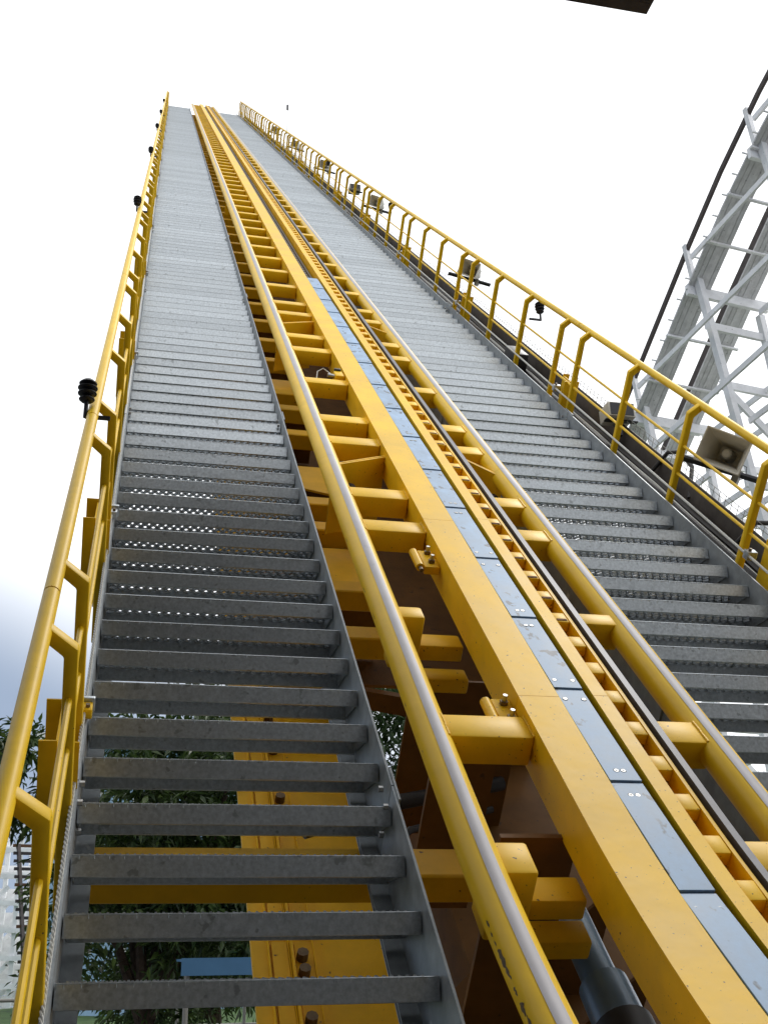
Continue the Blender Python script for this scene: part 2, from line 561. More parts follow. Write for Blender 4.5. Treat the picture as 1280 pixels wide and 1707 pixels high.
RP = [1.3, 2.3, 3.8]
RB = [1.5 + 3.53 * k for k in range(17)]
R_posts = [2.78, 3.80, 4.81, 5.31, 6.29, 7.29] 
for k in range(15):
    R_posts += [8.31 + 3.53 * k, 8.81 + 3.53 * k, 9.84 + 3.53 * k, 10.86 + 3.53 * k]
R_posts = [p for p in R_posts if p < TOP]
R_boxes = [5.06] + [8.56 + 3.53 * k for k in range(15)]
hand_r = handrail("yellow outer handrail with kinked posts along the right stairway", 3.27, 1, R_posts, [b for b in R_boxes if b < TOP - 0.5], 3.335, True)
L_posts = [0.6, 1.4, 2.16, 2.94, 3.39, 4.72, 5.23, 6.25, 7.22]
for k in range(15):
    L_posts += [8.23 + 3.57 * k, 8.80 + 3.57 * k, 9.80 + 3.57 * k, 10.82 + 3.57 * k]
L_posts = [p for p in L_posts if p < TOP]
L_boxes = [3.17, 4.98] + [8.52 + 3.57 * k for k in range(15)]
hand_l = handrail("yellow outer handrail with kinked posts along the left stairway", -0.172, -1, L_posts, [b for b in L_boxes if b < TOP - 0.5], -0.252, True)

# ================================================================== THE TRACK
trk = Incline("coaster_track", "yellow steel coaster lift track with two tubular rails and blue centre plates", "roller coaster track", (1.527, 0.4, -2.4))
RR = 0.059
RW = -1.97 - RR
def rail(vc):
    js = [2.0, 6.02, 9.72] + [9.72 + 3.6 * k for k in range(1, 14)] + [TOP + 0.6]
    js = [6.02, 9.72] + [9.72 + 3.6 * k for k in range(1, 14)] + [TOP + 0.6]
    u = -0.6
    for j in js:
        pth = path(u + 0.0008, j - 0.0008)
        n = 24
        poly = [(vc + RR * math.cos(2 * math.pi * k / n), RW + RR * math.sin(2 * math.pi * k / n)) for k in range(n)]
        r = trk.part("rail", MB().sweep(poly, pth), YEL_RAIL, at=(vc, u, RW), smooth=True)
        # worn bare strip where the wheels run, 1 mm proud
        a0, a1 = 90 - 19, 90 + 19
        ks = 6
        outer = [(vc + (RR + 0.0012) * math.cos(math.radians(a0 + (a1 - a0) * k / ks)), RW + (RR + 0.0012) * math.sin(math.radians(a0 + (a1 - a0) * k / ks))) for k in range(ks + 1)]
        inner = [(vc + (RR - 0.004) * math.cos(math.radians(a)), RW + (RR - 0.004) * math.sin(math.radians(a))) for a in (a1, a0)]
        trk.part("wear_strip", MB().sweep(outer + inner, pth), STRIPE, at=(vc, u, RW), smooth=True, parent=r)
        u = j
rail(1.017)
rail(2.045)

# lift trough: a box each side of the chain channel
BW = -1.955
def trough(v0, v1, joints, side):
    u = -0.6
    for j in joints:
        lip = 0.078
        st_ = 0.006
        if side < 0:
            poly = [(v0, BW), (v1, BW), (v1, BW - 0.175), (v0 + st_, BW - 0.175), (v0 + st_, BW - lip), (v0, BW - lip)]
        else:
            poly = [(v0, BW), (v1, BW), (v1, BW - lip), (v1 - st_, BW - lip), (v1 - st_, BW - 0.175), (v0, BW - 0.175)]
        trk.part("trough_beam", MB().sweep(poly, path(u + 0.0012, j - 0.0012)), YEL, at=(v0, u, BW), smooth=True)
        u = j
JT = [3.376, 5.075, 9.76] + [9.76 + 3.55 * k for k in range(1, 14)] + [TOP + 0.6]
trough(1.360, 1.516, JT, -1)
trough(1.655, 1.712, [3.395, 5.125, 9.80] + [9.8 + 3.55 * k for k in range(1, 14)] + [TOP + 0.6], 1)
# channel floor and chain guides
trk.part("channel_floor", MB().sweep([(1.5165, -2.075), (1.6545, -2.075), (1.6545, -2.083), (1.5165, -2.083)], path(-0.6, TOP + 0.6)), BROWN)
trk.part("chain_guide", MB().sweep([(1.535, -2.03), (1.556, -2.03), (1.556, -2.0748), (1.535, -2.0748)], path(11.97, TOP + 0.4)), CHAIN)
trk.part("chain_guide", MB().sweep([(1.615, -2.03), (1.636, -2.03), (1.636, -2.0748), (1.615, -2.0748)], path(11.97, TOP + 0.4)), CHAIN)
lc = MB()
u = 12.0
while u < TOP:
    lc.box(1.567, 1.604, u, u + 0.10, -2.055, -2.032)
    lc.box(1.574, 1.597, u + 0.10, u + 0.13, -2.05, -2.038)
    u += 0.13
trk.part("lift_chain", lc, CHAIN, kind="stuff")

# pale blue cover plates, screwed down
PJ = [0.62, 1.2, 1.76, 2.323, 2.858, 3.442, 4.023, 4.63, 5.275, 5.865, 6.47, 7.085, 7.68, 8.31, 8.955, 9.58, 10.18, 10.77, 11.36, 11.95]
for i, (a, b) in enumerate(zip(PJ[:-1], PJ[1:])):
    uc = (a + b) / 2
    tilt = 0.004
    mb = MB()
    pa, pb = path(a + 0.004, b - 0.003)[0], path(a + 0.004, b - 0.003)[-1]
    z0 = -1.960
    mb.add([(1.520, a + 0.005, z0 - 0.010 + wb(a)), (1.631, a + 0.005, z0 - 0.010 + wb(a)), (1.631, b - 0.003, z0 - 0.010 + wb(b)), (1.520, b - 0.003, z0 - 0.010 + wb(b)),
            (1.520, a + 0.005, z0 + tilt + wb(a)), (1.631, a + 0.005, z0 + tilt + wb(a)), (1.631, b - 0.003, z0 - 0.001 + wb(b)), (1.520, b - 0.003, z0 - 0.001 + wb(b))],
           [(3, 2, 1, 0), (4, 5, 6, 7), (0, 1, 5, 4), (1, 2, 6, 5), (2, 3, 7, 6), (3, 0, 4, 7)])
    pl = trk.part("cover_plate", mb, BLUE, at=(1.575, uc, z0), bevel=0.0012, seg=1)
    if b < 9.0:
        for du, spread in ((0.06, 0.036 if i % 2 else 0.012), (b - a - 0.07, 0.012 if i % 2 else 0.036)):
            for sg in (-1, 1):
                z = z0 + tilt * (1 - du / (b - a)) + wb(a + du)
                vx = 1.575 + sg * spread
                sm = MB()
                sm.tube([(vx, a + du, z - 0.003), (vx, a + du, z + 0.0009)], 0.0078, 12)
                sw = trk.part("screw", sm, BOLT, at=(vx, a + du, z), parent=pl)
                trk.part("countersink", MB().tube([(vx, a + du, z - 0.003), (vx, a + du, z + 0.0004)], 0.0105, 12), BLACK, at=(vx, a + du, z), parent=pl)
                trk.part("hex_socket", MB().tube([(vx, a + du, z), (vx, a + du, z + 0.0013)], 0.0034, 6), BLACK, at=(vx, a + du, z), parent=pl)

# anti-rollback rack right of the channel: yellow ladder with raked teeth
RA, RBv = 1.7125, 1.774
tooth = MB()
tooth.box(RA, RBv, 0, 0.085, -0.052, -0.006)
tooth.add([(RA + 0.012, 0.085, -0.010), (RBv - 0.012, 0.085, -0.010), (RBv - 0.018, 0.165, -0.072), (RA + 0.022, 0.165, -0.072),
           (RA + 0.012, 0.085, -0.05), (RBv - 0.012, 0.085, -0.05), (RBv - 0.018, 0.150, -0.074), (RA + 0.022, 0.150, -0.074)],
          [(0, 1, 2, 3), (7, 6, 5, 4), (1, 5, 6, 2), (4, 0, 3, 7), (3, 2, 6, 7)])
tooth.shift((RA, 0, 0))
tooth_me = tooth.mesh("rack_tooth", YEL, 0.006, seg=2)
worn = MB().box(0.008, 0.053, 0.003, 0.020, -0.0055, -0.0035).mesh("worn_edge", RUST, 0.001, seg=1)
u = 0.36
u_t = []
while u < TOP:
    u_t.append(u); u += 0.2145
far = MB()
for u in u_t:
    if u < 20:
        t_ = trk.use("rack_tooth", tooth_me, (RA, u, BW + wb(u)))
        if 3.9 < u < 7.2:
            trk.use("worn_edge", worn, (RA, u + random.uniform(0, 0.006), BW + wb(u)), parent=t_)
    else:
        far.box(RA, RBv, u, u + 0.085, BW - 0.052, BW - 0.006)
trk.part("rack_tooth", far, YEL, kind="stuff")
trk.part("rack_side_bar", MB().sweep([(1.7745, BW - 0.004), (1.788, BW - 0.004), (1.788, BW - 0.09), (1.7745, BW - 0.09)], path(-0.5, TOP)), YEL)
trk.part("rack_base", MB().sweep([(1.7125, BW - 0.075), (1.7875, BW - 0.075), (1.7875, BW - 0.083), (1.7125, BW - 0.083)], path(-0.5, TOP)), YEL_DEEP)
trk.part("sensor_strip", MB().sweep([(1.803, BW + 0.008), (1.828, BW + 0.008), (1.828, BW - 0.03), (1.803, BW - 0.03)], path(-0.5, TOP)), STRIP)
stm = MB()
u = 0.5
while u < 30:
    stm.box(1.7885, 1.8045, u, u + 0.03, BW - 0.05 + wb(u), BW - 0.02 + wb(u)); u += 0.86
trk.part("strip_clip", stm, YEL, kind="stuff")

# cross ties
TIES = [1.72, 3.215, 5.03, 5.49, 6.38, 6.83, 7.75, 8.70, 9.17, 10.08, 10.56, 11.45, 12.33, 13.2]
u = 14.02
while u < TOP:
    TIES.append(u); u += 0.81
tl = MB().box(1.035, 1.359, -0.07, 0.07, -0.115, 0).shift((1.035, 0, 0)).mesh("cross_tie", YEL, 0.010, seg=2)
tr = MB().box(1.8325, 2.03, -0.07, 0.07, -0.115, 0).shift((1.8325, 0, 0)).mesh("cross_tie", YEL, 0.010, seg=2)
TW = -1.985
bead = MB().tube([(random.uniform(-0.001, 0.001), -0.066 + 0.006 * k, random.uniform(-0.001, 0.001)) for k in range(23)], [0.0045 + 0.0015 * (k % 2) for k in range(23)], 6).mesh("weld_bead", YEL, smooth=True)
for u in TIES:
    d_ = trk.use("cross_tie", tl, (1.035, u, TW + wb(u)))
    e_ = trk.use("cross_tie", tr, (1.8325, u, TW + wb(u)))
    if u < 11:
        trk.use("weld_bead", bead, (1.0555, u, TW + 0.001 + wb(u)), parent=d_)
        trk.use("weld_bead", bead, (1.3585, u, TW + 0.0 + wb(u)), parent=d_)
        trk.use("weld_bead", bead, (2.007, u, TW + 0.001 + wb(u)), parent=e_)
# stepped half ties near the bottom: short bracket off the rail, lower arm to the trough
ARM = 0.06
for u, dw in ((2.53, 0.07), (4.10, 0.05)):
    t = trk.part("stepped_tie", MB().box(1.035, 1.165, u - dw, u + dw, -2.24, -1.995), YEL, at=(1.1, u, -2.1), bevel=0.012, seg=2)
    trk.part("tie_arm", MB().box(1.167, 1.365, u - 0.01, u + 0.10, -2.22, -2.145), YEL, at=(1.2, u, -2.1), bevel=0.010, seg=2, parent=t)
    trk.part("tie_arm", MB().box(1.20, 1.42, u, u + 0.10, -2.38, -2.31), YEL, at=(1.2, u, -2.4), bevel=0.010, seg=2, parent=t)
    trk.part("cross_tie", MB().box(1.8325, 2.03, u - dw, u + dw, -2.11, TW), YEL, bevel=0.010, seg=2)

# splice flanges: two thin plates face to face across the track, with a hole and cable
for u, uL in ((6.05, True), (9.75, True), (20.5, True), (31.3, False), (42.1, False), (53, False)):
    for side in (-1, 1):
        for off in (0.0, 0.022):
            if side < 0:
                a, b = Vector((1.03, u - 0.12 + off)), Vector((1.366, u + 0.10 + off))
                vb = 1.36
            else:
                a, b = Vector((2.03, u - 0.12 + off)), Vector((1.845, u + 0.20 + off))
            mb = MB()
            top = -1.998 
            vs = []
            for (p, du) in ((a, 0), (b, 0), (b, 0.012), (a, 0.012)):
                vs.append((p.x, p.y + du, top))
            for (p, du) in ((a, 0), (b, 0), (b, 0.012), (a, 0.012)):
                vs.append((p.x, p.y + du, -2.42))
            mb.add(vs, [(0, 1, 2, 3), (7, 6, 5, 4), (0, 4, 5, 1), (1, 5, 6, 2), (2, 6, 7, 3), (3, 7, 4, 0)])
            fl = trk.part("splice_flange", mb, YEL)
        if u < 12:
            vx = 1.145 if side < 0 else 2.0
            uu = u - 0.075
            trk.part("cable_grommet", MB().tube([(vx, uu - 0.05, -2.15), (vx, uu + 0.0, -2.15)], 0.036, 16), BLACK, smooth=True)

# hinged clamps on the left flank of the trough
for u in (3.36, 4.72):
    b = trk.part("clamp_block", MB().box(1.285, 1.356, u - 0.10, u + 0.09, -2.055, -2.015), YEL, bevel=0.004)
    trk.part("hinge_pin", MB().tube([(1.262, u - 0.10, -2.02), (1.262, u + 0.075, -2.02)], 0.020, 12), YEL, smooth=True, parent=b)
    trk.part("hinge_pin", MB().tube([(1.262, u - 0.135, -2.02), (1.262, u - 0.10, -2.02)], 0.010, 10), BOLT_DK, smooth=True, parent=b)
    for du in (-0.05, 0.05):
        trk.part("bolt", MB().tube([(1.325, u + du, -2.015), (1.325, u + du, -1.975)], 0.009, 8), BOLT, parent=b)
        trk.part("nut", MB().tube([(1.325, u + du, -2.0149), (1.325, u + du, -2.0)], 0.016, 6), BOLT_DK, parent=b)
# proximity sensor with a wire
sn = trk.part("sensor", MB().box(1.29, 1.355, 7.86, 7.99, -2.03, -1.965), YEL, bevel=0.006)
trk.part("sensor_face", MB().box(1.295, 1.345, 7.99, 8.02, -2.02, -1.95), BLACK, bevel=0.006, parent=sn)
trk.part("sensor_tube", MB().tube([(1.29, 7.92, -1.99), (1.24, 7.92, -1.985)], 0.016, 12), BOLT, smooth=True, parent=sn)
trk.part("sensor_wire", MB().tube([(1.26, 7.93, -1.975), (1.21, 7.97, -1.95), (1.165, 7.94, -1.97), (1.155, 7.86, -2.02)], 0.004, 6), CONDUIT, smooth=True, parent=sn)

# box spine under the rails, and the webs between, their shade painted in as brown
trk.part("spine_floor", MB().box(0.80, 2.30, 5.62, TOP, -3.24, -3.22), SHADE_BROWN)
trk.part("spine_wall", MB().prism([(5.60, -3.219), (TOP, -3.219), (TOP, -2.62), (4.62, -2.62)], 0, 0.80, 0.815), SHADE_BROWN)
trk.part("spine_wall", MB().prism([(5.60, -3.219), (TOP, -3.219), (TOP, -2.62), (4.62, -2.62)], 0, 2.285, 2.30), SHADE_BROWN)
trk.part("spine_end_plate", MB().prism([(0.93, 4.70), (2.12, 4.36), (2.12, 4.40), (0.93, 4.74)], 2, -2.80, -2.70), SHADE_BROWN)
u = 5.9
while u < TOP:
    trk.part("diaphragm", MB().box(0.82, 1.418, u, u + 0.012, -3.21, -2.72), SHADE_BROWN)
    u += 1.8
trk.part("cross_plate", MB().box(1.26, 1.82, 4.42, 4.434, -3.35, -2.50), SHADE_BROWN)  # extra plate in the shade brown, added to darken this gap
trk.part("cross_plate", MB().box(1.16, 1.418, 2.78, 2.80, -3.0, -2.12), SHADE_BROWN)
trk.part("cross_plate", MB().box(1.16, 1.418, 3.60, 3.62, -3.1, -2.25), SHADE_BROWN)
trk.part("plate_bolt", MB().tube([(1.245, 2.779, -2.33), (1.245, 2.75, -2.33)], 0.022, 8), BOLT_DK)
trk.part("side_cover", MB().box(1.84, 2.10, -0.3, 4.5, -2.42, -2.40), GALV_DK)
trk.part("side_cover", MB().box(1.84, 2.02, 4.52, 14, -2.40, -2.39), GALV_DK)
# paint rubbed to bare metal along the left flank of the left rail, low down
RAIL_CHIPS = [(2.265, 0.03, 166, 0.004), (2.225, 0.022, 168, 0.003), (2.19, 0.02, 168, 0.003), (2.13, 0.07, 167, 0.009), (2.075, 0.05, 166, 0.006),
              (2.01, 0.03, 168, 0.006), (1.95, 0.045, 170, 0.009), (1.90, 0.05, 167, 0.006), (1.84, 0.03, 170, 0.011), (3.1, 0.012, 172, 0.002),
              (3.4, 0.03, 176, 0.002), (4.1, 0.06, 176, 0.002), (4.35, 0.05, 177, 0.002), (4.9, 0.05, 176, 0.002)]
for u, ln, ang, wd in RAIL_CHIPS:
    n = 7
    mbc = MB()
    vs = []
    for k in range(n):
        f = k / (n - 1)
        hw = wd * (0.35 + 0.9 * random.random()) * math.sin(math.pi * (0.12 + 0.76 * f))
        a0 = math.radians(ang) + random.uniform(-0.3, 0.3) * wd / RR
        uu = u + (f - 0.5) * ln
        for sg in (-1, 1):
            a_ = a0 + sg * hw / RR
            vs.append((1.017 + (RR + 0.0007) * math.cos(a_), uu, RW + wb(uu) + (RR + 0.0007) * math.sin(a_)))
    mbc.add(vs, [(2 * k, 2 * k + 1, 2 * k + 3, 2 * k + 2) for k in range(n - 1)])
    trk.part("paint_chip", mbc, BOLT_DK)


# outriggers that carry the stairways
OUT = [3.11, 4.83, 5.36, 6.20, 6.62, 8.05, 8.71, 9.17, 10.28, 11.10]
u = 12.0
while u < TOP:
    OUT.append(u); u += 0.92
for i, u in enumerate(OUT):
    big = u < 3.5
    d = 0.075 if big else 0.065
    h_ = 0.12 if big else 0.12
    w = -2.475
    trk.part("outrigger", MB().box(-0.09 if big else 0.70, 1.30, u - d, u + d, w - h_, w), YEL_DEEP, bevel=0.008, seg=1)
    trk.part("outrigger", MB().box(1.775, 3.24 if big else 2.32, u - d, u + d, w - h_, w), YEL_DEEP, bevel=0.008, seg=1)
for u in (5.9, 7.35, 9.7):
    trk.part("gusset", MB().prism([(0.55, u - 0.1), (1.29, u - 0.45), (1.29, u + 0.12), (0.55, u + 0.12)], 2, -2.56, -2.545), YEL_DEEP)

# ================================================================== GIRDERS UNDER THE STAIRS
gl = Incline("support_girder", "wide yellow bolted girder seen through the gaps of the left stairs", "girder", (0.85, 1.3, -3.9))
gl.part("flange", MB().box(0.545, 1.140, 0.9, 14, -3.32, -3.30), YEL_DEEP)
gl.part("web", MB().box(0.72, 0.74, 0.9, 14, -3.9, -3.321), YEL_DEEP)
gl.part("web", MB().box(1.06, 1.08, 0.9, 14, -3.9, -3.321), YEL_DEEP)
gl.part("flange", MB().box(0.72, 1.08, 1.5, 14, -3.92, -3.901), YEL_DEEP)
for a, b in ((0.9, 3.62), (3.66, 14)):
    gl.part("cover_strip", MB().box(0.626, 0.69, a, b, -3.2995, -3.285), YEL_DEEP)
    gl.part("rib", MB().box(0.700, 0.708, a, b, -3.2995, -3.25), YEL_DEEP)
    gl.part("cover_strip", MB().box(0.72, 0.82, a, b, -3.2995, -3.29), YEL_DEEP)
for u in (2.95, 3.20, 3.445, 3.53, 4.45, 4.58, 5.0, 5.3, 5.6):
    gl.part("bolt", MB().tube([(0.745, u, -3.29), (0.745, u, -3.252)], 0.024, 8), BOLT_DK)
for v in (0.613, 0.694, 0.795):
    gl.part("seam", MB().box(v - 0.0022, v + 0.0022, 0.9, 14, -3.2999, -3.281), YEL)
gl.part("seam_bar", MB().box(0.64, 0.685, 4.03, 4.06, -3.284, -3.275), RUST)

gc = Incline("support_girder", "shade-coloured brown girder with gusset plates deep below the left rail beside the stairs", "girder", (1.8, 1.3, -3.9))  # its brown is shade put into the paint colour
gc.part("flange", MB().box(1.44, 2.15, 0.9, 4.95, -3.32, -3.30), SHADE_BROWN)
gc.part("web", MB().box(1.48, 1.50, 0.9, 4.95, -3.8, -3.321), SHADE_BROWN)
gc.part("web", MB().box(2.09, 2.11, 0.9, 4.95, -3.8, -3.321), SHADE_BROWN)
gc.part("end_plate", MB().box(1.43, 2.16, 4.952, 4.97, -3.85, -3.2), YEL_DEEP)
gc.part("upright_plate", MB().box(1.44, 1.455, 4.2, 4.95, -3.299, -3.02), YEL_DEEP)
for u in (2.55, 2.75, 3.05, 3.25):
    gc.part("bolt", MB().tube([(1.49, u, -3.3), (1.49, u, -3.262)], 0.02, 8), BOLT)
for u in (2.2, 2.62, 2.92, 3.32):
    gc.part("gusset", MB().prism([(1.50, -3.30), (1.9, -3.30), (1.9, -2.75)], 1, u, u + 0.014), SHADE_BROWN)
gc.part("knee_plate", MB().prism([(1.0, 2.95), (1.40, 3.35), (1.40, 2.6), (1.14, 2.35)], 2, -3.2, -3.185), SHADE_BROWN)
gc.part("knee_plate", MB().prism([(1.22, 2.1), (1.40, 2.55), (1.42, 1.75), (1.24, 1.7)], 2, -3.3, -3.285), SHADE_BROWN)

# cables below the left rail
tag(link("cable", MB().tube([T(0.75, 3.9, -2.95), T(1.2, 4.05, -2.9), T(1.7, 4.2, -2.9)], 0.035, 10).mesh("cable", CABLE, smooth=True)),
    "thick black cable crossing the gap below the left rail", "cable")
tag(link("cable", MB().tube([T(0.85, 3.55, -2.95), T(1.2, 3.85, -2.9), T(1.6, 4.0, -2.9)], 0.016, 10).mesh("cable", CABLE, smooth=True)),
    "thin black cable just under the thick one below the left rail", "cable")

# hydraulic ram below the trough at the very bottom
rm = Incline("hydraulic_ram", "blue grey hydraulic cylinder with collar under the yellow trough", "machine part", (1.5, 1.5, -2.6))
rm.part("barrel", MB().tube([(1.50, 2.545, -2.5), (1.50, 2.95, -2.5)], 0.058, 24), RAM, smooth=True)
rm.part("collar", MB().tube([(1.50, 2.38, -2.5), (1.50, 2.544, -2.5)], [0.082, 0.080], 24), RAM, smooth=True)
rm.part("gland", MB().tube([(1.50, 1.45, -2.5), (1.50, 2.378, -2.5)], 0.095, 24), BLACK, smooth=True)
rm.part("mount_plate", MB().box(1.335, 1.375, 1.55, 2.02, -2.5, -2.42), GREYBOX)
rm.part("mount_bolt", MB().tube([(1.355, 1.97, -2.42), (1.355, 1.97, -2.395)], 0.014, 6), BOLT_DK)
for k in range(8):
    a_ = 2 * math.pi * k / 8
    q = (1.50 + 0.072 * math.cos(a_), -2.5 + 0.072 * math.sin(a_))
    rm.part("gland_bolt", MB().tube([(q[0], 2.30, q[1]), (q[0], 2.392, q[1])], 0.010, 6), BOLT_DK)
rm.part("control_box", MB().box(1.22, 1.36, 2.68, 2.86, -2.46, -2.36), LANTERN, bevel=0.008)

# ================================================================== ROPES, CONDUITS, CABLE TRAY
def rope(name, label, v, w, u0, u1, r, mat, cat):
    t = Incline(name, label, cat, (v, u0, w))
    return t
rl = rope("safety_rope", "white steel safety rope along the left edge of the left stairway", -0.152, -2.125, 0.0, TOP, 0.006, ROPE, "rope")
for k in range(3):
    pts = [(-0.152 + 0.0034 * math.cos(j * 0.7 + k * 2.094), 0.007 * j, -2.127 + 0.0034 * math.sin(j * 0.7 + k * 2.094)) for j in range(1000)]
    rl.part("strand", MB().tube(pts, 0.0034, 5), ROPE, smooth=True)
rl.part("rope_run", MB().tube([(-0.152, 7.0, -2.127), (-0.152, TOP, -2.127)], 0.0066, 8), ROPE, smooth=True)
clampme = None
for u in [3.48, 5.32] + [8.52 + 3.57 * k for k in range(14)]:
    mb = MB().box(-0.205, -0.125, u - 0.035, u + 0.02, -2.15, -2.112)
    c_ = rl.part("rope_clamp", mb, YEL_POST if u < 4 else GALV, bevel=0.004)
    rl.part("clamp_cap", MB().box(-0.20, -0.118, u + 0.021, u + 0.04, -2.155, -2.10), GALV, bevel=0.004, parent=c_)
    rl.part("clamp_bolt", MB().tube([(-0.14, u - 0.015, -2.112), (-0.14, u - 0.015, -2.10)], 0.008, 6), BOLT_DK, parent=c_)
rr = rope("safety_rope", "pale steel safety rope along the right edge of the right stairway", 3.235, -2.06, 0.0, TOP, 0.006, ROPE, "rope")
rr.part("strand", MB().tube([(3.238, 0.0, -2.085), (3.238, TOP, -2.085)], 0.0075, 8), ROPE, smooth=True)
for u in [5.2] + [8.62 + 3.53 * k for k in range(14)]:
    c_ = rr.part("rope_clamp", MB().box(3.225, 3.285, u - 0.02, u + 0.03, -2.11, -2.06), GALV, bevel=0.004)
    rr.part("clamp_bolt", MB().tube([(3.245, u, -2.06), (3.245, u, -2.045)], 0.010, 6), BOLT_DK, parent=c_)

ct = Incline("cable_tray", "dark cable tray full of cables outside the right stairway", "cable tray", (3.43, 0.3, -2.4))
ct.part("tray_floor", MB().box(3.34, 3.60, -0.2, TOP, -2.35, -2.345), TRAY)
ct.part("tray_side", MB().box(3.60, 3.606, -0.2, TOP, -2.35, -2.16), TRAY)
ct.part("tray_side", MB().box(3.334, 3.34, -0.2, TOP, -2.35, -2.31), TRAY)
lad = MB()
u = 0.0
while u < TOP:
    lad.box(3.205, 3.334, u, u + 0.05, -2.36, -2.35); u += 0.30
ct.part("tray_arm", lad, TRAY, kind="stuff")
for v, w, r, mt in ((3.37, -2.325, 0.012, CABLE), (3.395, -2.32, 0.015, CABLE), (3.43, -2.325, 0.011, CABLE), (3.46, -2.31, 0.017, CABLE), (3.50, -2.32, 0.011, CONDUIT),
                    (3.53, -2.31, 0.014, CABLE), (3.56, -2.30, 0.016, CABLE), (3.36, -2.30, 0.008, CONDUIT)):
    pts = [(v + random.uniform(-0.008, 0.008), 0.6 * k - 0.2, w + random.uniform(-0.004, 0.006)) for k in range(101)]
    ct.part("cable", MB().tube(pts, r, 6), mt, smooth=True)
cg = MB()
for w in (-2.13, -2.10):
    cg.tube([(3.615, 0, w), (3.615, 40, w)], 0.0022, 4)
u = 0.1
while u < 40:
    cg.tube([(3.615, u, -2.17), (3.615, u, -2.098)], 0.0022, 4); u += 0.085
ct.part("wire_edging", cg, GREYBOX, kind="stuff")
for u in (6.95, 5.62):
    ct.part("flexible_conduit", MB().tube([(3.56, u + 0.25, -2.28), (3.62, u + 0.2, -2.12), (3.66, u + 0.1, -2.08), (3.67, u - 0.1, -2.12), (3.6, u - 0.3, -2.28)], 0.016, 8), CABLE, smooth=True)
ct.part("junction_box", MB().box(3.31, 3.44, 10.0, 10.35, -2.33, -2.13), LANTERN, bevel=0.006)

# ================================================================== FITTINGS ON THE HANDRAILS
def louvre_profile():
    p = [(0.018, -0.20), (0.018, -0.085)]
    for k, z in enumerate((-0.07, -0.03, 0.01)):
        p += [(0.026, z - 0.012), (0.058 + 0.006 * k, z), (0.060 + 0.006 * k, z + 0.006), (0.03, z + 0.020)]
    p += [(0.05, 0.045), (0.056, 0.052), (0.022, 0.085), (0.0005, 0.088)]
    return p
def lantern(v, u, w, label, group):
    t = Thing("lantern", label, "lantern", T(v, u, w) + Vector((0, 0, -0.2)), group)
    b = T(v, u, w)
    prof = louvre_profile()
    t.part("stem", MB().lathe([(0.010, -0.12), (0.010, -0.04)], 10, b), LANTERN, at=b, smooth=True)
    for k, z in enumerate((-0.028, 0.002, 0.030)):
        r = (0.036, 0.043, 0.045)[k]
        t.part("louvre", MB().lathe([(0.014, z - 0.012), (r * 0.75, z - 0.009), (r, z), (r, z + 0.003), (0.020, z + 0.014)], 18, b), LANTERN, at=b, smooth=True)
    t.part("cap", MB().lathe([(0.03, 0.048), (0.040, 0.052), (0.041, 0.056), (0.022, 0.074), (0.001, 0.078)], 18, b), LANTERN, at=b, smooth=True)
    t.part("bracket", MB().bar(b + Vector((0, 0, -0.115)), b + Vector((0.11 if v < 1 else -0.11, 0, -0.115)), 0.016, 0.016), LANTERN, at=b)
ordn = ["nearest", "second nearest", "third nearest", "fourth nearest", "fifth nearest", "sixth nearest", "seventh nearest"]
for k, u in enumerate([5.11, 12.6, 19.9, 27.2, 34.6, 44.0]):
    sc_ = 1
    lantern(-0.285, u, -1.475, "%s of the black louvred lanterns outside the left handrail" % ordn[k], "lanterns along the left handrail")
for k, u in enumerate([9.80, 17.5, 25.2, 33.0]):
    lantern(3.385, u - 0.02, -1.655, "%s of the black louvred lanterns on the right handrail" % ordn[k], "lanterns along the right handrail")

